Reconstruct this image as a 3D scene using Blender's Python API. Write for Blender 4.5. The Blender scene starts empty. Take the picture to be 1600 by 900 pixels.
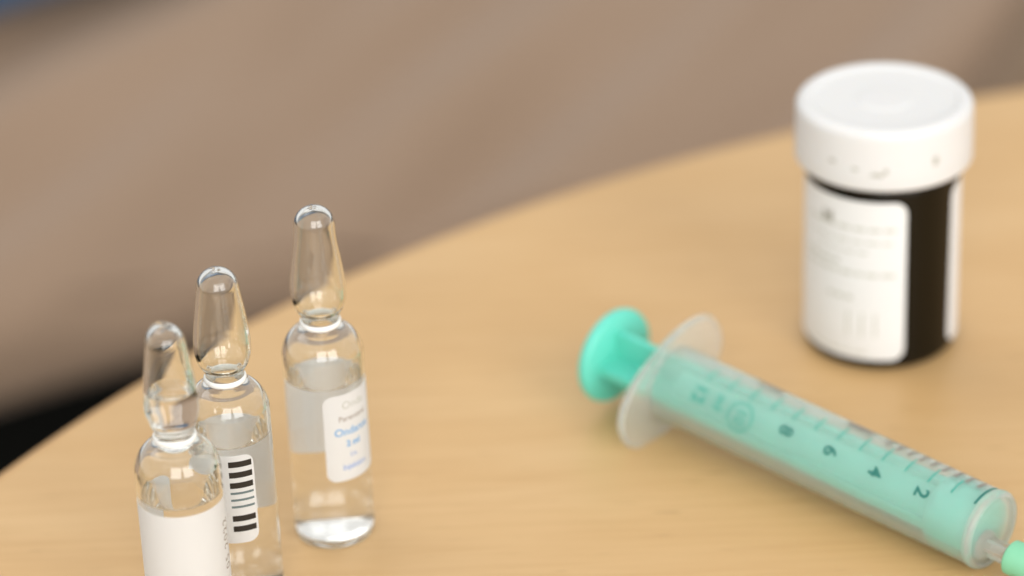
import bpy, bmesh, math, random
from mathutils import Vector, Matrix, noise

sc = bpy.context.scene
COL = sc.collection
T = 0.60                     # table top height
MM = 0.001

# ------------------------------------------------------------------ camera
cam_d = bpy.data.cameras.new('camera')
cam_d.sensor_width = 36.0
cam_d.lens = 112.5
cam_d.clip_start = 0.02
cam_d.clip_end = 60.0
cam_d.dof.use_dof = True
cam_d.dof.focus_distance = 0.650
cam_d.dof.aperture_fstop = 5.9
cam = bpy.data.objects.new('camera', cam_d)
COL.objects.link(cam)
_p, _r = math.radians(28.0), math.radians(-2.25)
_fw = Vector((0, math.cos(_p), -math.sin(_p)))
_rt = Vector((1, 0, 0))
_up = _rt.cross(_fw)
R2 = math.cos(_r) * _rt + math.sin(_r) * _up
U2 = -math.sin(_r) * _rt + math.cos(_r) * _up
M = Matrix((R2, U2, -_fw)).transposed().to_4x4()
M.translation = Vector((0, 0, T + 0.37113))
cam.matrix_world = M
sc.camera = cam

# ------------------------------------------------------------------ world and lamps
world = bpy.data.worlds.new('World')
sc.world = world
world.use_nodes = True
bg = world.node_tree.nodes['Background']
bg.inputs['Color'].default_value = (1.0, 0.992, 0.98, 1)
bg.inputs['Strength'].default_value = 0.78


def area_light(name, loc, target, sx, sy, watts, color=(1, 0.995, 0.985)):
    d = bpy.data.lights.new(name, 'AREA')
    d.shape = 'RECTANGLE'
    d.size, d.size_y = sx, sy
    d.energy = watts
    d.color = color
    o = bpy.data.objects.new(name, d)
    COL.objects.link(o)
    o.location = loc
    o.rotation_euler = (Vector(target) - Vector(loc)).to_track_quat('-Z', 'Y').to_euler()
    return o


AIM = (0.02, 0.65, T)
# two tall panes of the window behind the camera, and a high fill lamp added beyond the table
area_light('window_or_fill_lamp', (1.15, -1.15, 1.55), AIM, 1.05, 1.5, 22.5)
area_light('window_or_fill_lamp', (-0.05, -1.40, 1.55), AIM, 1.05, 1.5, 22.5)
area_light('window_or_fill_lamp', (-1.30, 2.1, 3.2), AIM, 2.6, 1.5, 17)

sc.view_settings.view_transform = 'Standard'
sc.view_settings.look = 'None'
sc.view_settings.exposure = 0.12
sc.view_settings.gamma = 1.0
sc.view_settings.use_curve_mapping = False
cy = sc.cycles
cy.max_bounces = 32
cy.transmission_bounces = 28
cy.glossy_bounces = 12
cy.diffuse_bounces = 6
cy.transparent_max_bounces = 24
cy.sample_clamp_indirect = 20.0
cy.caustics_refractive = True
cy.caustics_reflective = True
cy.blur_glossy = 0.3
cy.use_denoising = True
try:
    cy.denoiser = 'OPENIMAGEDENOISE'
except Exception:
    pass

# ------------------------------------------------------------------ helpers


def obj(name, bm, mats, parent=None, smooth=True):
    me = bpy.data.meshes.new(name)
    bm.to_mesh(me)
    bm.free()
    for m in (mats if isinstance(mats, (list, tuple)) else [mats]):
        me.materials.append(m)
    if smooth:
        for p in me.polygons:
            p.use_smooth = True
        me.set_sharp_from_angle(angle=math.radians(42))
    o = bpy.data.objects.new(name, me)
    COL.objects.link(o)
    if parent:
        o.parent = parent
    return o


def thing(name, label, cat, loc=(0, 0, 0), rot=(0, 0, 0), group=None):
    o = bpy.data.objects.new(name, None)
    o.empty_display_size = 0.01
    COL.objects.link(o)
    o.location = loc
    o.rotation_euler = rot
    tag(o, label, cat, group)
    return o


def tag(o, label, cat, group=None):
    o['label'] = label
    o['category'] = cat
    if group:
        o['group'] = group


def lathe(bm, prof, segs=96, mat=0, flip=False, axis='z', off=(0, 0, 0)):
    """revolve (r, h) points in mm; going up the list gives outward normals"""
    rings = []
    for r, h in prof:
        if r < 1e-4:
            c = [(0, 0, h)]
        else:
            c = [(r * math.cos(2 * math.pi * k / segs), r * math.sin(2 * math.pi * k / segs), h) for k in range(segs)]
        if axis == 'x':
            c = [(z, x, y) for x, y, z in c]
        rings.append([bm.verts.new(((x + off[0]) * MM, (y + off[1]) * MM, (z + off[2]) * MM)) for x, y, z in c])
    for a, b in zip(rings[:-1], rings[1:]):
        for k in range(segs):
            n = (k + 1) % segs
            if len(a) == 1 and len(b) == 1:
                continue
            if len(a) == 1:
                v = [a[0], b[n], b[k]]
            elif len(b) == 1:
                v = [a[k], a[n], b[0]]
            else:
                v = [a[k], a[n], b[n], b[k]]
            if flip:
                v.reverse()
            f = bm.faces.new(v)
            f.material_index = mat
    return rings


def spline(pts, per=8):
    """Catmull-Rom through (r, h) points"""
    out = []
    P = [pts[0]] + list(pts) + [pts[-1]]
    for i in range(1, len(P) - 2):
        p0, p1, p2, p3 = P[i - 1], P[i], P[i + 1], P[i + 2]
        for k in range(per):
            t = k / per
            q = []
            for a, b, c, d in zip(p0, p1, p2, p3):
                q.append(0.5 * (2 * b + (c - a) * t + (2 * a - 5 * b + 4 * c - d) * t * t + (3 * b - a - 3 * c + d) * t ** 3))
            out.append((max(q[0], 0.0), q[1]))
    out.append(tuple(pts[-1]))
    return out


def rounded(x0, x1, z0, z1, rc, n=6):
    """closed outline of a rounded rectangle"""
    o = []
    for cx, cz, a0 in ((x1 - rc, z0 + rc, -90), (x1 - rc, z1 - rc, 0), (x0 + rc, z1 - rc, 90), (x0 + rc, z0 + rc, 180)):
        for k in range(n + 1):
            a = math.radians(a0 + 90 * k / n)
            o.append((cx + rc * math.cos(a), cz + rc * math.sin(a)))
    return o


# ------------------------------------------------------------------ materials
def new_mat(name):
    m = bpy.data.materials.new(name)
    m.use_nodes = True
    nt = m.node_tree
    nt.nodes.clear()
    out = nt.nodes.new('ShaderNodeOutputMaterial')
    return m, nt, out


def principled(name, color, rough=0.5, spec=0.5, bump=None, var=None, **kw):
    m, nt, out = new_mat(name)
    b = nt.nodes.new('ShaderNodeBsdfPrincipled')
    b.inputs['Base Color'].default_value = (*color, 1)
    b.inputs['Roughness'].default_value = rough
    b.inputs['Specular IOR Level'].default_value = spec
    for k, v in kw.items():
        b.inputs[k.replace('_', ' ')].default_value = v
    nt.links.new(b.outputs[0], out.inputs[0])
    tc = nt.nodes.new('ShaderNodeTexCoord')
    if bump:
        n = nt.nodes.new('ShaderNodeTexNoise')
        n.inputs['Scale'].default_value = bump[0]
        n.inputs['Detail'].default_value = 4
        nt.links.new(tc.outputs['Object'], n.inputs['Vector'])
        bp = nt.nodes.new('ShaderNodeBump')
        bp.inputs['Strength'].default_value = bump[1]
        bp.inputs['Distance'].default_value = bump[2]
        nt.links.new(n.outputs['Fac'], bp.inputs['Height'])
        nt.links.new(bp.outputs[0], b.inputs['Normal'])
    if var:
        n = nt.nodes.new('ShaderNodeTexNoise')
        n.inputs['Scale'].default_value = var[0]
        n.inputs['Detail'].default_value = 3
        nt.links.new(tc.outputs['Object'], n.inputs['Vector'])
        mx = nt.nodes.new('ShaderNodeMix')
        mx.data_type = 'RGBA'
        mx.inputs['A'].default_value = (*color, 1)
        mx.inputs['B'].default_value = (*var[1], 1)
        nt.links.new(n.outputs['Fac'], mx.inputs['Factor'])
        nt.links.new(mx.outputs['Result'], b.inputs['Base Color'])
    return m


def glass(name, ior, color=(1, 1, 1), rough=0.0):
    m, nt, out = new_mat(name)
    g = nt.nodes.new('ShaderNodeBsdfGlass')
    g.inputs['IOR'].default_value = ior
    g.inputs['Color'].default_value = (*color, 1)
    g.inputs['Roughness'].default_value = rough
    nt.links.new(g.outputs[0], out.inputs[0])
    return m


def milky(name, color, diffuse, trans, rough, ior, glassy):
    """frosted plastic: rough refraction mixed with diffuse and translucent scatter"""
    m, nt, out = new_mat(name)
    g = nt.nodes.new('ShaderNodeBsdfGlass')
    g.inputs['IOR'].default_value = ior
    g.inputs['Roughness'].default_value = rough
    g.inputs['Color'].default_value = (*glassy, 1)
    d = nt.nodes.new('ShaderNodeBsdfDiffuse')
    d.inputs['Color'].default_value = (*color, 1)
    t = nt.nodes.new('ShaderNodeBsdfTranslucent')
    t.inputs['Color'].default_value = (*color, 1)
    a = nt.nodes.new('ShaderNodeMixShader')
    a.inputs[0].default_value = trans
    nt.links.new(d.outputs[0], a.inputs[1])
    nt.links.new(t.outputs[0], a.inputs[2])
    b = nt.nodes.new('ShaderNodeMixShader')
    b.inputs[0].default_value = diffuse
    nt.links.new(g.outputs[0], b.inputs[1])
    nt.links.new(a.outputs[0], b.inputs[2])
    nt.links.new(b.outputs[0], out.inputs[0])
    return m


def wood(name, base, dark, light, rough, stretch):
    m, nt, out = new_mat(name)
    b = nt.nodes.new('ShaderNodeBsdfPrincipled')
    b.inputs['Roughness'].default_value = rough
    b.inputs['Specular IOR Level'].default_value = 0.45
    nt.links.new(b.outputs[0], out.inputs[0])
    tc = nt.nodes.new('ShaderNodeTexCoord')

    def layer(scale, vec, detail, distort):
        mp = nt.nodes.new('ShaderNodeMapping')
        mp.inputs['Scale'].default_value = vec
        mp.inputs['Rotation'].default_value = (0, 0, math.radians(3))
        nt.links.new(tc.outputs['Object'], mp.inputs['Vector'])
        n = nt.nodes.new('ShaderNodeTexNoise')
        n.inputs['Scale'].default_value = scale
        n.inputs['Detail'].default_value = detail
        n.inputs['Distortion'].default_value = distort
        nt.links.new(mp.outputs[0], n.inputs['Vector'])
        return n

    def ramp(n, a, bb):
        r = nt.nodes.new('ShaderNodeValToRGB')
        r.color_ramp.elements[0].position = a
        r.color_ramp.elements[1].position = bb
        nt.links.new(n.outputs['Fac'], r.inputs[0])
        return r

    def mix(col_a, col_b, fac, amount):
        mu = nt.nodes.new('ShaderNodeMath')
        mu.operation = 'MULTIPLY'
        mu.inputs[1].default_value = amount
        nt.links.new(fac.outputs[0], mu.inputs[0])
        x = nt.nodes.new('ShaderNodeMix')
        x.data_type = 'RGBA'
        nt.links.new(mu.outputs[0], x.inputs['Factor'])
        if isinstance(col_a, tuple):
            x.inputs['A'].default_value = (*col_a, 1)
        else:
            nt.links.new(col_a.outputs['Result'], x.inputs['A'])
        x.inputs['B'].default_value = (*col_b, 1)
        return x

    s = stretch
    broad = ramp(layer(1.0, (9, 34, 20), 3, 0.6), 0.38, 0.66)
    fine = ramp(layer(1.0, (30 * s, 420, 200), 5, 0.3), 0.42, 0.72)
    fleck = ramp(layer(1.0, (75, 640, 300), 2, 0.2), 0.66, 0.78)
    c = mix(base, light, broad, 0.75)
    c = mix(c, dark, fine, 0.34)
    c = mix(c, tuple(v * 0.72 for v in dark), fleck, 0.5)
    nt.links.new(c.outputs['Result'], b.inputs['Base Color'])
    bp = nt.nodes.new('ShaderNodeBump')
    bp.inputs['Strength'].default_value = 0.05
    bp.inputs['Distance'].default_value = 0.0002
    nt.links.new(fine.outputs[0], bp.inputs['Height'])
    nt.links.new(bp.outputs[0], b.inputs['Normal'])
    return m


def fabric(name, col, col2, scale=1500):
    m, nt, out = new_mat(name)
    b = nt.nodes.new('ShaderNodeBsdfPrincipled')
    b.inputs['Roughness'].default_value = 0.95
    b.inputs['Specular IOR Level'].default_value = 0.15
    b.inputs['Sheen Weight'].default_value = 0.15
    nt.links.new(b.outputs[0], out.inputs[0])
    tc = nt.nodes.new('ShaderNodeTexCoord')
    n = nt.nodes.new('ShaderNodeTexNoise')
    n.inputs['Scale'].default_value = 7
    n.inputs['Detail'].default_value = 6
    nt.links.new(tc.outputs['Object'], n.inputs['Vector'])
    mx = nt.nodes.new('ShaderNodeMix')
    mx.data_type = 'RGBA'
    mx.inputs['A'].default_value = (*col, 1)
    mx.inputs['B'].default_value = (*col2, 1)
    nt.links.new(n.outputs['Fac'], mx.inputs['Factor'])
    nt.links.new(mx.outputs['Result'], b.inputs['Base Color'])
    w = nt.nodes.new('ShaderNodeTexNoise')
    w.inputs['Scale'].default_value = scale
    nt.links.new(tc.outputs['Object'], w.inputs['Vector'])
    bp = nt.nodes.new('ShaderNodeBump')
    bp.inputs['Strength'].default_value = 0.3
    bp.inputs['Distance'].default_value = 0.001
    nt.links.new(w.outputs['Fac'], bp.inputs['Height'])
    nt.links.new(bp.outputs[0], b.inputs['Normal'])
    return m


WOOD = wood('beech_veneer', (0.575, 0.362, 0.158), (0.475, 0.270, 0.102), (0.620, 0.408, 0.194), 0.42, 1.0)
EDGE = wood('beech_edging', (0.52, 0.30, 0.115), (0.44, 0.235, 0.08), (0.55, 0.325, 0.13), 0.45, 1.0)
METAL = principled('dark_metal', (0.05, 0.05, 0.05), 0.4, Metallic=0.8)
BROWN = fabric('brown_upholstery', (0.305, 0.208, 0.138), (0.342, 0.238, 0.165))
SHADE_BROWN = fabric('shade_brown_cloth', (0.188, 0.118, 0.064), (0.212, 0.136, 0.077))  # brown cloth with the far right corner's shade put into its colour
BLUE = fabric('blue_cloth', (0.025, 0.075, 0.15), (0.03, 0.09, 0.18))
DARKCLOTH = principled('black_underside', (0.012, 0.012, 0.01), 0.9, 0.1)
CARPET = principled('charcoal_carpet', (0.012, 0.013, 0.011), 0.95, 0.1, bump=(900, 0.5, 0.002), var=(40, (0.018, 0.018, 0.015)))
WET_TIP = glass('liquid_against_tip_glass', 1.335 / 1.5)
WATER_TIP = glass('liquid_surface_in_tip', 1.335)
GLASS = glass('clear_glass', 1.5, (0.994, 1.0, 0.993))
WET = glass('liquid_against_glass', 1.23 / 1.5)
WATER = glass('liquid_surface', 1.23)
PAPER = principled('white_label_paper', (0.735, 0.735, 0.725), 0.55, 0.35, bump=(1500, 0.15, 0.0001), var=(300, (0.71, 0.71, 0.70)))
LABEL = milky('thin_label_paper', (0.965, 0.96, 0.945), 1.0, 0.62, 0.3, 1.4, (1, 1, 1))
ENAMEL = principled('white_enamel', (0.83, 0.82, 0.78), 0.25, 0.5)
INK_BLACK = principled('black_ink', (0.022, 0.017, 0.012), 0.6, 0.3)
INK_TEAL = principled('thin_dark_ink', (0.12, 0.16, 0.16), 0.6, 0.3)
INK_GREY = principled('grey_ink', (0.33, 0.32, 0.28), 0.6, 0.3)
INK_PALE = principled('pale_grey_ink', (0.50, 0.50, 0.44), 0.6, 0.3)
INK_TAUPE = principled('taupe_ink', (0.36, 0.31, 0.27), 0.6, 0.3)
INK_BLUE = principled('blue_ink', (0.10, 0.33, 0.62), 0.6, 0.3)
INK_LILAC = principled('pale_blue_ink', (0.28, 0.38, 0.62), 0.6, 0.3)
CAP = principled('white_polythene', (0.685, 0.682, 0.672), 0.42, 0.45, bump=(700, 0.05, 0.0002), Subsurface_Weight=0.15, Subsurface_Radius=(0.004, 0.003, 0.002))
AMBER = principled('dark_brown_plastic', (0.007, 0.005, 0.002), 0.22, 0.2)
SMUDGE = principled('grey_smudge', (0.42, 0.41, 0.35), 0.7, 0.2)
GREEN = principled('green_plastic', (0.125, 0.61, 0.485), 0.38, 0.45, Subsurface_Weight=0.2, Subsurface_Radius=(0.001, 0.004, 0.003))
HUB = principled('pale_green_plastic', (0.20, 0.52, 0.32), 0.4, 0.4)
BARREL = milky('frosted_clear_plastic', (0.98, 0.98, 0.965), 0.25, 0.68, 0.25, 1.32, (0.99, 0.99, 0.98))
FLANGE = milky('milky_clear_plastic', (0.96, 0.95, 0.92), 0.24, 0.62, 0.22, 1.40, (0.98, 0.98, 0.97))
INK_SCALE = principled('dark_green_scale_ink', (0.025, 0.16, 0.13), 0.6, 0.3)
INK_SCALE_FAINT = principled('worn_scale_ink', (0.06, 0.33, 0.26), 0.6, 0.3)
INK_SCALE_GREY = principled('grey_scale_ink', (0.24, 0.22, 0.19), 0.6, 0.3)

# ------------------------------------------------------------------ the setting
bm = bmesh.new()
bmesh.ops.create_grid(bm, x_segments=8, y_segments=8, size=6.0)
o = obj('floor', bm, CARPET)
o['kind'] = 'structure'

# ------------------------------------------------------------------ sofa
SOFA_ROT = math.radians(34)
sofa = thing('sofa', 'soft brown upholstered sofa seat behind the round table', 'sofa',
             (-0.198, 1.066, 0.0), (0, 0, SOFA_ROT))
bm = bmesh.new()
NU, SEATTOP, SEATBOT, DEPTH, RC = 300, T - 0.20, T - 0.240, 0.62, 0.013
sec = []
for k in range(9):
    a = math.radians(-90 - 90 * k / 8)
    sec.append((RC + RC * math.cos(a), SEATBOT + RC + RC * math.sin(a)))
for k in range(1, 10):
    a = math.radians(180 - 90 * k / 9)
    sec.append((RC + RC * math.cos(a), SEATTOP - RC + RC * math.sin(a)))
for k in range(1, 91):
    sec.append((RC + (DEPTH - 2 * RC) * k / 90, SEATTOP))
for k in range(1, 8):
    a = math.radians(90 - 90 * k / 7)
    sec.append((DEPTH - RC + RC * math.cos(a), SEATTOP - RC + RC * math.sin(a)))
sec.append((DEPTH, SEATBOT))


def drape(u, vs, v):
    """height of the loose cover: long oblique folds"""
    a = math.radians(27)
    p = u * math.cos(a) + v * math.sin(a)
    q = -u * math.sin(a) + v * math.cos(a)
    h = 0.017 * noise.noise(Vector((p * 2.6, q * 19.0, 0.3)))
    h += 0.010 * noise.noise(Vector((p * 6.0 + 5, q * 34.0, 1.7)))
    h += 0.009 * noise.noise(Vector((u * 3.0, v * 5.0, 4.1)))
    h += 0.012 * math.sin(math.pi * min(max(vs / DEPTH, 0), 1))
    return h


def bow(u):
    """the front edge turns towards the table right of its left end"""
    return 0.29 * ((u - 0.12) + math.hypot(u - 0.12, 0.08))


cols = []
for i in range(NU + 1):
    u = -0.75 + 2.1 * i / NU
    col = []
    for v, z in sec:
        k = min(max((z - SEATBOT) / (SEATTOP - SEATBOT), 0), 1)
        k = k * k
        h = drape(u, v, v - bow(u)) * k
        col.append(bm.verts.new((u, v - 0.5 * h * (1 if v < RC else 0) - bow(u), z + h)))
    cols.append(col)
for a, b in zip(cols[:-1], cols[1:]):
    for j in range(len(sec) - 1):
        bm.faces.new([a[j], a[j + 1], b[j + 1], b[j]])
bm.faces.new(list(reversed(cols[0])))
bm.faces.new(cols[-1])
bmesh.ops.recalc_face_normals(bm, faces=bm.faces)
obj('seat_cushion', bm, BROWN, sofa)
bm = bmesh.new()
bmesh.ops.create_cube(bm, size=1)
bmesh.ops.scale(bm, vec=(2.0, 0.34, SEATBOT - 0.06), verts=bm.verts)
bmesh.ops.translate(bm, vec=(0.30, 0.44, 0.06 + (SEATBOT - 0.06) / 2 - 0.002), verts=bm.verts)
bmesh.ops.bevel(bm, geom=bm.edges[:], offset=0.01, segments=2, affect='EDGES')
obj('base', bm, DARKCLOTH, sofa, smooth=False)
for u in (-0.62, 1.22):
    for v in (0.30, 0.56):
        bm = bmesh.new()
        lathe(bm, [(0, 0), (14, 0), (18, 60), (0, 60)], 24, off=(u * 1000, v * 1000, 0))
        obj('leg', bm, METAL, sofa)

# blue cushion lying at the back of the seat
cush = thing('cushion', 'dark blue cushion at the far left edge of the brown seat', 'cushion',
             (-0.325, 1.449, T - 0.196), (0, 0, math.radians(41)))
bm = bmesh.new()
N = 28
top, bot = {}, {}
for i in range(N + 1):
    for j in range(N + 1):
        x, y = -1 + 2 * i / N, -1 + 2 * j / N
        t = ((1 - abs(x) ** 2.6) * (1 - abs(y) ** 2.6)) ** 0.45
        pinch = 1 - 0.06 * (1 - abs(x) ** 2) - 0.06 * (1 - abs(y) ** 2)
        X, Y = 0.20 * x * (1 - 0.05 * (1 - y * y)), 0.20 * y * (1 - 0.05 * (1 - x * x))
        edge = i in (0, N) or j in (0, N)
        top[i, j] = bm.verts.new((X, Y, 0.055 + 0.055 * t + 0.004 * noise.noise(Vector((X * 14, Y * 14, 2)))))
        bot[i, j] = top[i, j] if edge else bm.verts.new((X, Y, 0.055 - 0.050 * t))
for i in range(N):
    for j in range(N):
        bm.faces.new([top[i, j], top[i + 1, j], top[i + 1, j + 1], top[i, j + 1]])
        bm.faces.new([bot[i, j + 1], bot[i + 1, j + 1], bot[i + 1, j], bot[i, j]])
obj('cover', bm, BLUE, cush)
bm = bmesh.new()
loop = [(i, 0) for i in range(N)] + [(N, j) for j in range(N)] + [(N - i, N) for i in range(N)] + [(0, N - j) for j in range(N)]
ring = []
for k, (i, j) in enumerate(loop):
    x, y = -1 + 2 * i / N, -1 + 2 * j / N
    c = Vector((0.20 * x * (1 - 0.05 * (1 - y * y)), 0.20 * y * (1 - 0.05 * (1 - x * x)), 0.055))
    d = Vector((c.x, c.y, 0)).normalized()
    ring.append([bm.verts.new(c + 0.004 * (math.cos(a) * d + math.sin(a) * Vector((0, 0, 1))))
                 for a in [2 * math.pi * q / 8 for q in range(8)]])
for k in range(len(ring)):
    a, b = ring[k], ring[(k + 1) % len(ring)]
    for q in range(8):
        bm.faces.new([a[q], b[q], b[(q + 1) % 8], a[(q + 1) % 8]])
bmesh.ops.recalc_face_normals(bm, faces=bm.faces)
obj('piping', bm, BLUE, cush)

# added cushion beyond the bottle, its darker cloth standing in for shade
dark = thing('cushion', 'added brown cushion, coloured dark as shade, in the far right corner behind the bottle', 'cushion',
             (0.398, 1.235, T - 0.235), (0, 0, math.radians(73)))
cush.scale = (1, 1, 0.6)
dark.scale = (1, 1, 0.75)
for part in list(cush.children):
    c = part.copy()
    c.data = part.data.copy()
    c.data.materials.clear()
    c.data.materials.append(SHADE_BROWN)
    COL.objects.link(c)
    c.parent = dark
# ------------------------------------------------------------------ table
table = thing('table', 'round pale wooden table carrying the ampoules, syringe and bottle', 'table', (0.2347, 0.3983, 0.0))
RT = 416.4
bm = bmesh.new()
lathe(bm, [(0, 0), (RT - 3.2, 0), (RT - 3.2, 24), (0, 24)], 256, off=(0, 0, (T * 1000) - 24))
obj('tabletop', bm, WOOD, table, smooth=False)
bm = bmesh.new()
h0 = T * 1000
prof = [(RT - 3.1, h0 - 24.0), (RT - 2.0, h0 - 24.0)]
for k in range(7):
    a = math.radians(-90 + 90 * k / 6)
    prof.append((RT - 2 + 2 * math.cos(a), h0 - 22 + 2 * math.sin(a)))
for k in range(7):
    a = math.radians(90 * k / 6)
    prof.append((RT - 2.6 + 2.6 * math.cos(a), h0 - 2.7 + 2.6 * math.sin(a)))
prof += [(RT - 3.1, h0 - 0.1), (RT - 3.1, h0 - 24.0)]
lathe(bm, prof, 256)
obj('edge_band', bm, EDGE, table)
bm = bmesh.new()
lathe(bm, [(0, 4), (230, 4), (235, 8), (235, 14), (225, 20), (40, 30), (30, 45), (30, 560), (120, 570), (120, 575.5), (0, 575.5)], 64)
obj('pedestal', bm, METAL, table)


# ------------------------------------------------------------------ writing
def text_bm(s, size, bold=0.0, spacing=1.0, align='CENTER'):
    """flat letters in mm, baseline centred on the origin, cut fine enough to bend"""
    cu = bpy.data.curves.new('writing', 'FONT')
    cu.body = s
    cu.size = size
    cu.align_x = align
    cu.align_y = 'CENTER'
    cu.offset = bold
    cu.space_character = spacing
    cu.resolution_u = 4
    to = bpy.data.objects.new('writing', cu)
    COL.objects.link(to)
    dg = bpy.context.evaluated_depsgraph_get()
    dg.update()
    me = bpy.data.meshes.new_from_object(to.evaluated_get(dg))
    bpy.data.objects.remove(to)
    b = bmesh.new()
    b.from_mesh(me)
    bpy.data.meshes.remove(me)
    bpy.data.curves.remove(cu)
    return b


def cut(b, step=0.4, axis=0):
    vs = [v.co[axis] for v in b.verts]
    if not vs:
        return b
    x = math.floor(min(vs) / step) * step + step
    n = Vector((1, 0, 0)) if axis == 0 else Vector((0, 1, 0))
    while x < max(vs):
        bmesh.ops.bisect_plane(b, geom=b.verts[:] + b.edges[:] + b.faces[:], plane_co=n * x, plane_no=n)
        x += step
    return b


def rect_bm(x0, x1, y0, y1):
    b = bmesh.new()
    b.faces.new([b.verts.new(p) for p in ((x0, y0, 0), (x1, y0, 0), (x1, y1, 0), (x0, y1, 0))])
    return b


def bend_upright(bms, R, a0, z0, rot=0.0):
    """wrap flat prints on an upright cylinder: x runs round to the right, y up"""
    out = bmesh.new()
    a0 = math.radians(a0)
    for b in bms:
        if rot:
            bmesh.ops.rotate(b, cent=(0, 0, 0), matrix=Matrix.Rotation(math.radians(rot), 3, 'Z'), verts=b.verts)
        cut(b, 0.45, 0)
        mp = {}
        for v in b.verts:
            a = a0 + v.co.x / R
            mp[v] = out.verts.new((R * math.sin(a) * MM, -R * math.cos(a) * MM, (z0 + v.co.y) * MM))
        for f in b.faces:
            try:
                out.faces.new([mp[v] for v in f.verts])
            except ValueError:
                pass
        b.free()
    for f in out.faces:
        c = f.calc_center_median()
        f.normal_update()
        if f.normal.x * c.x + f.normal.y * c.y < 0:
            f.normal_flip()
    return out


def wrapped_label(R, a_from, a_to, z0, z1, rc, inner, outer):
    """closed paper shell round a cylinder from angle a_from to a_to (degrees), rounded corners"""
    b = bmesh.new()
    A0, A1 = math.radians(a_from), math.radians(a_to)
    W = (A1 - A0) * R
    n = max(8, int(W / 0.35))
    xs = sorted(set([W * k / n for k in range(n + 1)] + [rc * (1 - math.cos(math.pi / 2 * k / 8)) for k in range(9)] +
                    [W - rc * (1 - math.cos(math.pi / 2 * k / 8)) for k in range(9)]))
    rows = []
    for x in xs:
        d = min(x, W - x)
        e = 0.0
        if d < rc:
            e = rc - math.sqrt(max(rc * rc - (rc - d) ** 2, 0))
        a = A0 + x / R
        rw = []
        for z in (z0 + e, z1 - e):
            for rr in (R + inner, R + outer):
                rw.append(b.verts.new((rr * math.sin(a) * MM, -rr * math.cos(a) * MM, z * MM)))
        rows.append(rw)           # bottom-in, bottom-out, top-in, top-out
    for p, q in zip(rows[:-1], rows[1:]):
        b.faces.new([p[1], q[1], q[3], p[3]])
        b.faces.new([q[0], p[0], p[2], q[2]])
        b.faces.new([p[0], q[0], q[1], p[1]])
        b.faces.new([p[3], q[3], q[2], p[2]])
    for p in (rows[0], rows[-1]):
        b.faces.new([p[0], p[1], p[3], p[2]])
    bmesh.ops.recalc_face_normals(b, faces=b.faces)
    return b


# ------------------------------------------------------------------ ampoules
RB = 8.6


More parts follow.
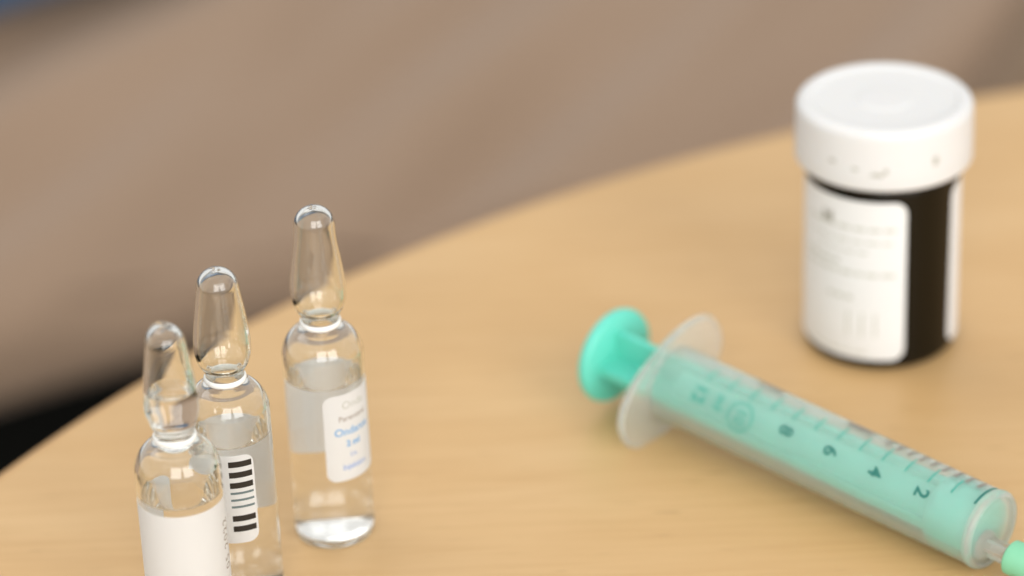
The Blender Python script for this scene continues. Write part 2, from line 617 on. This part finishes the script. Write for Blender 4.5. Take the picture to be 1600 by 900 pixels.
def ampoule(label, loc, tip_bulge, tip_dome, apex, level, tip_liquid, bend, rough, seed, lab_from, lab_to):
    yaw = math.atan2(loc[0], loc[1])
    root = thing('ampoule', label, 'ampoule', (loc[0], loc[1], T), (0, 0, -yaw), 'clear glass ampoules standing at the left')
    dome_c = apex - tip_dome
    ctrl = [(0, 0.9), (3.0, 0.75), (5.4, 0.35), (6.7, 0.0), (7.5, 0.12), (8.25, 0.75), (RB, 2.1), (RB, 4.5), (RB, 20), (RB, 36), (RB, 43.6),
            (8.35, 45.9), (7.55, 47.9), (6.25, 49.5), (4.85, 50.4), (4.12, 51.2), (3.98, 52.2), (4.10, 53.3),
            (4.50, 54.2), (tip_bulge * 0.895, 55.6), (tip_bulge * 0.978, 57.4), (tip_bulge, 59.2), (tip_bulge - 0.10, 61.6),
            (tip_bulge * 0.55 + tip_dome * 0.45, 66.5), (tip_dome + 0.18, 71.0), (tip_dome, dome_c)]
    outer = spline(ctrl, 6)
    for k in range(1, 15):
        a = math.radians(90 * k / 14)
        outer.append((tip_dome * math.cos(a) if k < 14 else 0.0, dome_c + tip_dome * math.sin(a)))
    # cavity: the outline moved inward by the wall thickness
    inner = []
    n = len(outer)
    for i, (r, z) in enumerate(outer):
        p, q = outer[max(i - 1, 0)], outer[min(i + 1, n - 1)]
        tx, tz = q[0] - p[0], q[1] - p[1]
        l = math.hypot(tx, tz) or 1
        nx, nz = tz / l, -tx / l
        w = 0.70
        if z < 3:
            w = 1.25 if r < 7.4 else 0.62 + 0.6 * max(0, (2.2 - z) / 2.2)
        w += 0.75 * math.exp(-((z - 52.0) / 1.7) ** 2)
        if z > dome_c:
            w += 0.12 * ((z - dome_c) / tip_dome) ** 2
        ir, iz = r - nx * w, z - nz * w
        if i == 0 or i == n - 1:
            ir = 0.0
        inner.append((max(ir, 0.0), iz))
    inner[0] = (0.0, outer[0][1] + 1.25)
    rnd = random.Random(seed)
    ph = [rnd.uniform(0, 6.28) for _ in range(4)]

    def deform(o):
        for v in o.data.vertices:
            z = v.co.z / MM
            t = max(0, z - 54) / 24
            v.co.x += bend[0] * t * t * MM
            v.co.y += bend[1] * t * t * MM
            if z > apex - 9:
                k = ((z - apex + 9) / 9) ** 2
                a = math.atan2(v.co.y, v.co.x)
                v.co.z += MM * rough * k * (math.cos(a - ph[0]) * (v.co.xy.length / (tip_dome * MM)) + 0.4 * math.sin(2 * a + ph[1]))
                s = 1 + 0.03 * k * math.cos(2 * a + ph[2])
                v.co.x *= s
                v.co.y *= s

    MEN = 1.05
    wet = [(None, level + MEN)]
    if tip_liquid:
        wet.append(tip_liquid)

    def idx(z):
        best = min(range(8, n - 1), key=lambda i: abs(inner[i][1] - z))
        return best

    ranges = [(0 if lo is None else idx(lo), idx(hi)) for lo, hi in wet]
    bm = bmesh.new()
    lathe(bm, outer, 96, 0)
    cur = 0
    for lo, hi in ranges + [(n - 1, n - 1)]:
        if lo > cur:
            lathe(bm, inner[cur:lo + 1], 96, 0, flip=True)
        cur = hi
    deform(obj('glass_shell', bm, GLASS, root))
    for (lo, hi) in ranges:
        bm = bmesh.new()
        lathe(bm, inner[lo:hi + 1], 96, 0)
        R0, Z0 = inner[hi]
        small = lo > 0
        L, H = (1.3, MEN) if not small else (1.5, 1.3)
        men = []
        for k in range(25):
            r = R0 * (1 - (k / 24) ** 1.6)
            men.append((r if k < 24 else 0.0, Z0 - H * (1 - math.exp(-(R0 - r) / L))))
        lathe(bm, men, 96, 1)
        if small:   # the drop bulging out under the neck
            R1, Z1 = inner[lo]
            drop = [(0.0, Z1 - 1.5)] + [(R1 * math.sin(math.pi / 2 * k / 12) ** 0.7, Z1 - 1.5 * math.cos(math.pi / 2 * k / 12)) for k in range(1, 12)] + [(R1, Z1)]
            lathe(bm, drop, 96, 1)
        deform(obj('liquid', bm, [WET_TIP, WATER_TIP] if small else [WET, WATER], root))
    # white break ring fired on the neck
    bm = bmesh.new()
    ringp = []
    for k in range(17):
        a = 2 * math.pi * k / 16
        ringp.append((4.06 + 0.34 * math.cos(a), 51.75 + 0.62 * math.sin(a)))
    lathe(bm, ringp, 96)
    obj('break_ring', bm, ENAMEL, root)
    lab = obj('label', wrapped_label(RB, lab_from, lab_to, 17.2, 38.0, 2.2, 0.015, 0.075), LABEL, root)
    return root, lab


RP = RB + 0.09     # radius on which print lies
a1, lab1 = ampoule('nearest glass ampoule with a blank white label and liquid caught in its tip', (-0.06759, 0.54448),
                   5.42, 4.05, 76.6, 38.6, (50.2, 62.1), (-0.25, 0.1), 0.5, 3, -166, 102)
obj('printed_date', bend_upright([text_bm('05 2022', 2.9, 0.02, 1.25)], RP, 71, 27.4, 90), INK_TAUPE, lab1)
bm = bmesh.new()
a2, lab2 = ampoule('middle glass ampoule with a black barcode on its white label', (-0.05902, 0.56711),
                   5.85, 4.32, 76.7, 38.8, None, (0.15, 0.0), 0.15, 11, 29 - 282, 29)
bars = []
zz = 35.95
for kind in 'BBBTTTBB':
    if kind == 'B':
        bars.append((zz - 0.68, zz + 0.68, INK_BLACK))
        zz -= 2.48
    else:
        bars.append((zz + 0.36, zz + 0.88, INK_TEAL))
        zz -= 1.62
    if len(bars) == 6:
        zz -= 0.55
for z0, z1, m in bars:
    obj('bar', bend_upright([rect_bm(-2.45, 2.45, z0, z1)], RP, 9.8, 0), m, lab2)
a3, lab3 = ampoule('farthest glass ampoule with blue and grey print on its small rounded label', (-0.04038, 0.58942),
                   5.82, 4.30, 78.6, 38.0, None, (0.2, 0.1), 0.12, 27, -6, 265)
for s, size, bold, x, z, m in (('Onda', 2.6, 0.0, 7.0, 35.3, INK_PALE), ('Parenteral', 1.75, 0.03, 6.8, 32.2, INK_TAUPE),
                               ('Ondanse', 2.5, 0.02, 6.6, 29.0, INK_BLUE), ('2 ml', 2.0, 0.05, 6.4, 26.0, INK_BLUE),
                               ('i.v.', 1.7, 0.03, 6.4, 23.3, INK_LILAC), ('Injektion', 1.75, 0.04, 6.6, 20.4, INK_LILAC)):
    obj('print', bend_upright([text_bm(s, size, bold)], RP, -6 + math.degrees(x / RB), z), m, lab3)
# the other end of this label carries a column of small dark letters at the left
obj('print', bend_upright([text_bm('INJ 2 ML', 1.8, 0.02)], RP, 264 - math.degrees(1.6 / RB) - 0, 27, 90), INK_TAUPE, lab3)

# ------------------------------------------------------------------ pill bottle
jl = (0.08712, 0.66690)
bottle = thing('bottle', 'white capped dark brown medicine bottle with a white paper label', 'bottle',
               (jl[0], jl[1], T), (0, 0, -math.atan2(jl[0], jl[1])))
bm = bmesh.new()
prof = spline([(0, 1.2), (12, 1.1), (14.6, 0.4), (15.9, 0.0), (17.0, 0.5), (17.9, 1.9), (18.0, 3.4)], 6) + [(18.0, 30), (18.0, 44.2)] + \
    spline([(18.0, 44.3), (17.75, 45.6), (16.9, 46.6), (16.3, 47.4), (16.3, 52)], 4) + [(16.3, 58), (0, 58)]
lathe(bm, prof, 96)
obj('body', bm, AMBER, bottle)
bm = bmesh.new()
prof = [(16.9, 46.9), (19.6, 46.9)] + [(19.6 + 0.9 * math.sin(math.radians(a)), 47.8 - 0.9 * math.cos(math.radians(a))) for a in (20, 45, 70, 90)] + \
    [(20.5, 52), (20.35, 58.9)]
for a in range(10, 91, 10):
    prof.append((18.25 + 2.1 * math.cos(math.radians(a)), 59.4 + 2.1 * math.sin(math.radians(a))))
prof += spline([(17.6, 61.5), (17.0, 61.35), (16.5, 61.05), (15.5, 60.85), (12, 60.75), (7, 60.7), (6.4, 60.75), (5.8, 60.95), (3, 61.0), (0, 61.0)], 5)
lathe(bm, prof, 128)
obj('cap', bm, CAP, bottle)
bottle.scale = (1, 1, 1.018)
jlab = obj('label', wrapped_label(18.0, 61, 378.5, 3.0, 43.2, 3.0, -0.05, 0.10), PAPER, bottle)
RJ = 18.0 + 0.12
rnd = random.Random(5)


def lines(words_right, z, h, mat, x_left, gap=0.7, dens=1.0):
    """a row of word-long strokes of print too small to read"""
    x = words_right
    out = []
    while x > x_left:
        w = rnd.uniform(1.4, 3.4)
        out.append(rect_bm(max(x - w, x_left), x, z - h / 2, z + h / 2))
        x -= w + gap
    return out


A_EDGE = 18.5
bits = [('print', lines(-2.6, 36.3, 0.8, INK_PALE, -26), INK_PALE), ('print', lines(-3.2, 33.0, 0.55, INK_PALE, -24), INK_PALE),
        ('print', lines(-9.0, 30.4, 0.5, INK_PALE, -22), INK_PALE), ('print', lines(-2.6, 24.9, 0.9, INK_PALE, -27), INK_PALE),
        ('print', lines(-12.5, 18.6, 1.0, INK_PALE, -19), INK_PALE), ('print', lines(-9, 4.6, 0.5, INK_PALE, -25), INK_PALE),
        ('print', lines(-16, 27.2, 0.9, INK_GREY, -27, 0.5), INK_PALE),
        ('print', [rect_bm(x, x + 0.5, 9, 15) for x in (-7.2, -10.3, -13.8)], INK_PALE)]
for nm, bl, m in bits:
    obj(nm, bend_upright(bl, RJ, A_EDGE, 0), m, jlab)
obj('emblem', bend_upright([text_bm('M', 4.2, 0.16)], RJ, -43, 37.6), INK_GREY, jlab)

# grey scuffs on the cap's skirt
for a, z, w, h, seed in ((-34, 53.2, 1.5, 0.8, 1), (-18, 52.3, 1.2, 0.7, 2), (-4, 51.3, 2.9, 0.8, 3), (2, 52.3, 0.9, 1.3, 4), (35, 53.4, 1.3, 1.6, 5)):
    b = bmesh.new()
    rr = random.Random(seed)
    ps = []
    for k in range(12):
        t = 2 * math.pi * k / 12
        q = rr.uniform(0.55, 1.0)
        ps.append(b.verts.new((w * 0.8 * q * math.cos(t), h * 0.8 * q * math.sin(t), 0)))
    b.faces.new(ps)
    obj('scuff_mark', bend_upright([b], 20.53, a, z), SMUDGE, bpy.data.objects['cap'])

# ------------------------------------------------------------------ syringe
SYR = thing('syringe', 'clear plastic syringe with a bright green plunger lying on the table', 'syringe',
            (0.034671, 0.627013, T + 0.0125), (0, math.radians(2.25), math.radians(-44.43)))
RO, RI, LB = 8.6, 7.65, 89.2
bm = bmesh.new()
prof = [(RI, 0.2), (RO, 0.2)] + [(RO, x) for x in (20, 45, 70, 87.6)] + \
    [(RO - 1.2 + 1.2 * math.cos(math.radians(a)), 88.0 + 1.2 * math.sin(math.radians(a))) for a in (15, 35, 55, 75, 90)] + \
    [(5.0, LB), (0, LB)]
lathe(bm, prof, 96, axis='x')
lathe(bm, [(RI, 0.2), (RI, 40), (RI, 86.4), (6.9, 87.6), (0, 88.1)], 96, axis='x', flip=True)
barrel = obj('barrel', bm, BARREL, SYR)
bm = bmesh.new()
lathe(bm, [(8.4, 87.3), (8.75, 87.5), (8.85, 88.0), (8.8, 88.8), (8.5, 89.3), (7.9, 89.5), (7.6, 89.25)], 96, axis='x')
obj('front_rim', bm, FLANGE, SYR)
# finger flange, rolled so that one wing rests on the table
bm = bmesh.new()
NF, aF, bF, rollF = 96, 18.0, 10.9, math.radians(25)
sets = []
for x, sh in ((-0.75, 0.55), (-0.35, 0.15), (0.0, 0.0), (0.45, 0.0), (0.85, 0.15), (1.25, 0.55)):
    rg = []
    for k in range(NF):
        t = 2 * math.pi * k / NF
        e = 2 / 2.35
        Y = (aF - sh) * math.copysign(abs(math.cos(t)) ** e, math.cos(t))
        Z = (bF - sh) * math.copysign(abs(math.sin(t)) ** e, math.sin(t))
        rg.append(bm.verts.new((x * MM, (Y * math.cos(rollF) - Z * math.sin(rollF)) * MM, (Y * math.sin(rollF) + Z * math.cos(rollF)) * MM)))
    sets.append(rg)
for x in (1.25, -0.75):
    rg = []
    for k in range(NF):
        t = 2 * math.pi * k / NF + rollF
        rg.append(bm.verts.new((x * MM, 7.66 * math.cos(t) * MM, 7.66 * math.sin(t) * MM)))
    sets.append(rg)
for i in range(len(sets)):
    a, b = sets[i], sets[(i + 1) % len(sets)]
    for k in range(NF):
        bm.faces.new([a[k], a[(k + 1) % NF], b[(k + 1) % NF], b[k]])
bmesh.ops.recalc_face_normals(bm, faces=bm.faces)
obj('finger_flange', bm, FLANGE, SYR)
# plunger: thumb disc, cross-ribbed rod, head
bm = bmesh.new()
disc = [(0, -18.3), (10.3, -18.3), (11.0, -17.9), (11.3, -17.0), (11.3, -16.4), (11.0, -15.6), (10.3, -15.2), (0, -15.2)]
lathe(bm, disc, 96, axis='x')


def box(bm, x0, x1, y0, y1, z0, z1, bev=0.25):
    g = bmesh.ops.create_cube(bm, size=1)['verts']
    bmesh.ops.scale(bm, vec=((x1 - x0) * MM, (y1 - y0) * MM, (z1 - z0) * MM), verts=g)
    bmesh.ops.translate(bm, vec=((x0 + x1) / 2 * MM, (y0 + y1) / 2 * MM, (z0 + z1) / 2 * MM), verts=g)
    es = list({e for v in g for e in v.link_edges})
    bmesh.ops.bevel(bm, geom=es, offset=bev * MM, segments=2, affect='EDGES')


thumb = obj('thumb_disc', bm, GREEN, SYR)
bm = bmesh.new()
box(bm, -15.6, 78, -7.3, 7.3, -1.0, 1.0)
box(bm, -15.6, 78, -1.0, 1.0, -7.3, 7.3)
bmesh.ops.rotate(bm, cent=(0, 0, 0), matrix=Matrix.Rotation(math.radians(4), 3, 'X'), verts=bm.verts)
lathe(bm, [(0, 5), (5.2, 5), (5.7, 6), (5.7, 77), (0, 77)], 48, axis='x')
obj('plunger_rod', bm, GREEN, SYR, smooth=False)
bm = bmesh.new()
lathe(bm, [(0, 76.5), (6.9, 76.5), (7.35, 77.2), (7.55, 79.2), (7.5, 82.5), (7.35, 84.6), (7.05, 86.2), (6.6, 87.0), (3.0, 87.7), (0, 87.8)], 96, axis='x')
obj('plunger_head', bm, GREEN, SYR)
# off-centre nozzle and the needle hub pushed onto it
EC = (0, -2.6, -2.0)
bm = bmesh.new()
lathe(bm, [(0, LB - 0.2), (3.3, LB - 0.2), (3.1, LB + 0.8), (2.35, LB + 1.3), (2.15, 97), (1.9, 99.3), (0.9, 99.3), (0.9, LB + 0.5), (0, LB + 0.5)], 48, axis='x', off=EC)
obj('nozzle', bm, FLANGE, SYR)
hub_bm = bmesh.new()
lathe(hub_bm, [(2.2, 96.0), (3.3, 95.8), (3.75, 96.2), (3.75, 97.8), (3.45, 98.3), (3.3, 110), (1.6, 112), (1.5, 116), (0, 116)], 48, axis='x', off=EC)
hub = obj('needle_hub', hub_bm, HUB, SYR)
bm = bmesh.new()
lathe(bm, [(0, 115), (0.4, 115), (0.4, 150), (0.1, 152), (0, 152)], 16, axis='x', off=EC)
obj('needle', bm, principled('steel', (0.6, 0.6, 0.6), 0.25, Metallic=1.0), SYR)


# graduations printed on the barrel
def bend_barrel(bms, phi0, s0, R=RO + 0.03):
    out = bmesh.new()
    p0 = math.radians(phi0)
    for b in bms:
        cut(b, 0.4, 0)
        mp = {}
        for v in b.verts:
            ph = p0 + v.co.x / R
            mp[v] = out.verts.new(((s0 + v.co.y) * MM, -R * math.sin(ph) * MM, R * math.cos(ph) * MM))
        for f in b.faces:
            try:
                out.faces.new([mp[v] for v in f.verts])
            except ValueError:
                pass
        b.free()
    for f in out.faces:
        f.normal_update()
        c = f.calc_center_median()
        if f.normal.y * c.y + f.normal.z * c.z < 0:
            f.normal_flip()
    return out


ML, S0 = 6.05, 86.85
for n, ph, faint in ((2, 45, 0), (4, 46, 0), (6, 46, 0), (8, 46, 0), (12, 50, 1)):
    obj('numeral', bend_barrel([text_bm(str(n), 4.7, 0.11)], ph, S0 - n * ML), INK_SCALE_FAINT if faint else INK_SCALE, barrel)
obj('numeral', bend_barrel([text_bm('10', 4.0, 0.02)], 56, S0 - 10 * ML), INK_SCALE_FAINT, barrel)
ringb = bmesh.new()
q = 40
vi = [ringb.verts.new((3.0 * math.cos(2 * math.pi * k / q), 3.0 * math.sin(2 * math.pi * k / q), 0)) for k in range(q)]
vo = [ringb.verts.new((3.4 * math.cos(2 * math.pi * k / q), 3.4 * math.sin(2 * math.pi * k / q), 0)) for k in range(q)]
for k in range(q):
    ringb.faces.new([vi[k], vi[(k + 1) % q], vo[(k + 1) % q], vo[k]])
obj('numeral_ring', bend_barrel([ringb], 56, S0 - 10 * ML), INK_SCALE_FAINT, barrel)
obj('unit_mark', bend_barrel([text_bm('ml', 3.8, 0.05)], 50, 20.0), INK_SCALE_FAINT, barrel)
for k in range(0, 13):
    if k == 0:
        b = rect_bm(-6.6, 2.0, -0.3, 0.3)
    elif k % 2 == 0 or True:
        b = rect_bm(-2.6, 2.0, -0.22, 0.22)
    obj('tick', bend_barrel([b], 14, S0 - k * ML), INK_SCALE if k == 0 else INK_SCALE_FAINT, barrel)
for k in range(0, 9):      # the second scale, seen edge-on along the far side
    obj('tick', bend_barrel([rect_bm(-2.5, 1.8, -0.5, 0.5)], -14, S0 - k * ML * 0.5 - 2.4), INK_SCALE_GREY, barrel)
obj('printed_band', bend_barrel([rect_bm(-1.6, 0.8, -3.4, 3.4)], -16, 52.0), INK_SCALE_GREY, barrel)
obj('printed_band', bend_barrel([rect_bm(-1.2, 0.4, -3.6, 3.6)], -18, 27.0), INK_SCALE_GREY, barrel)
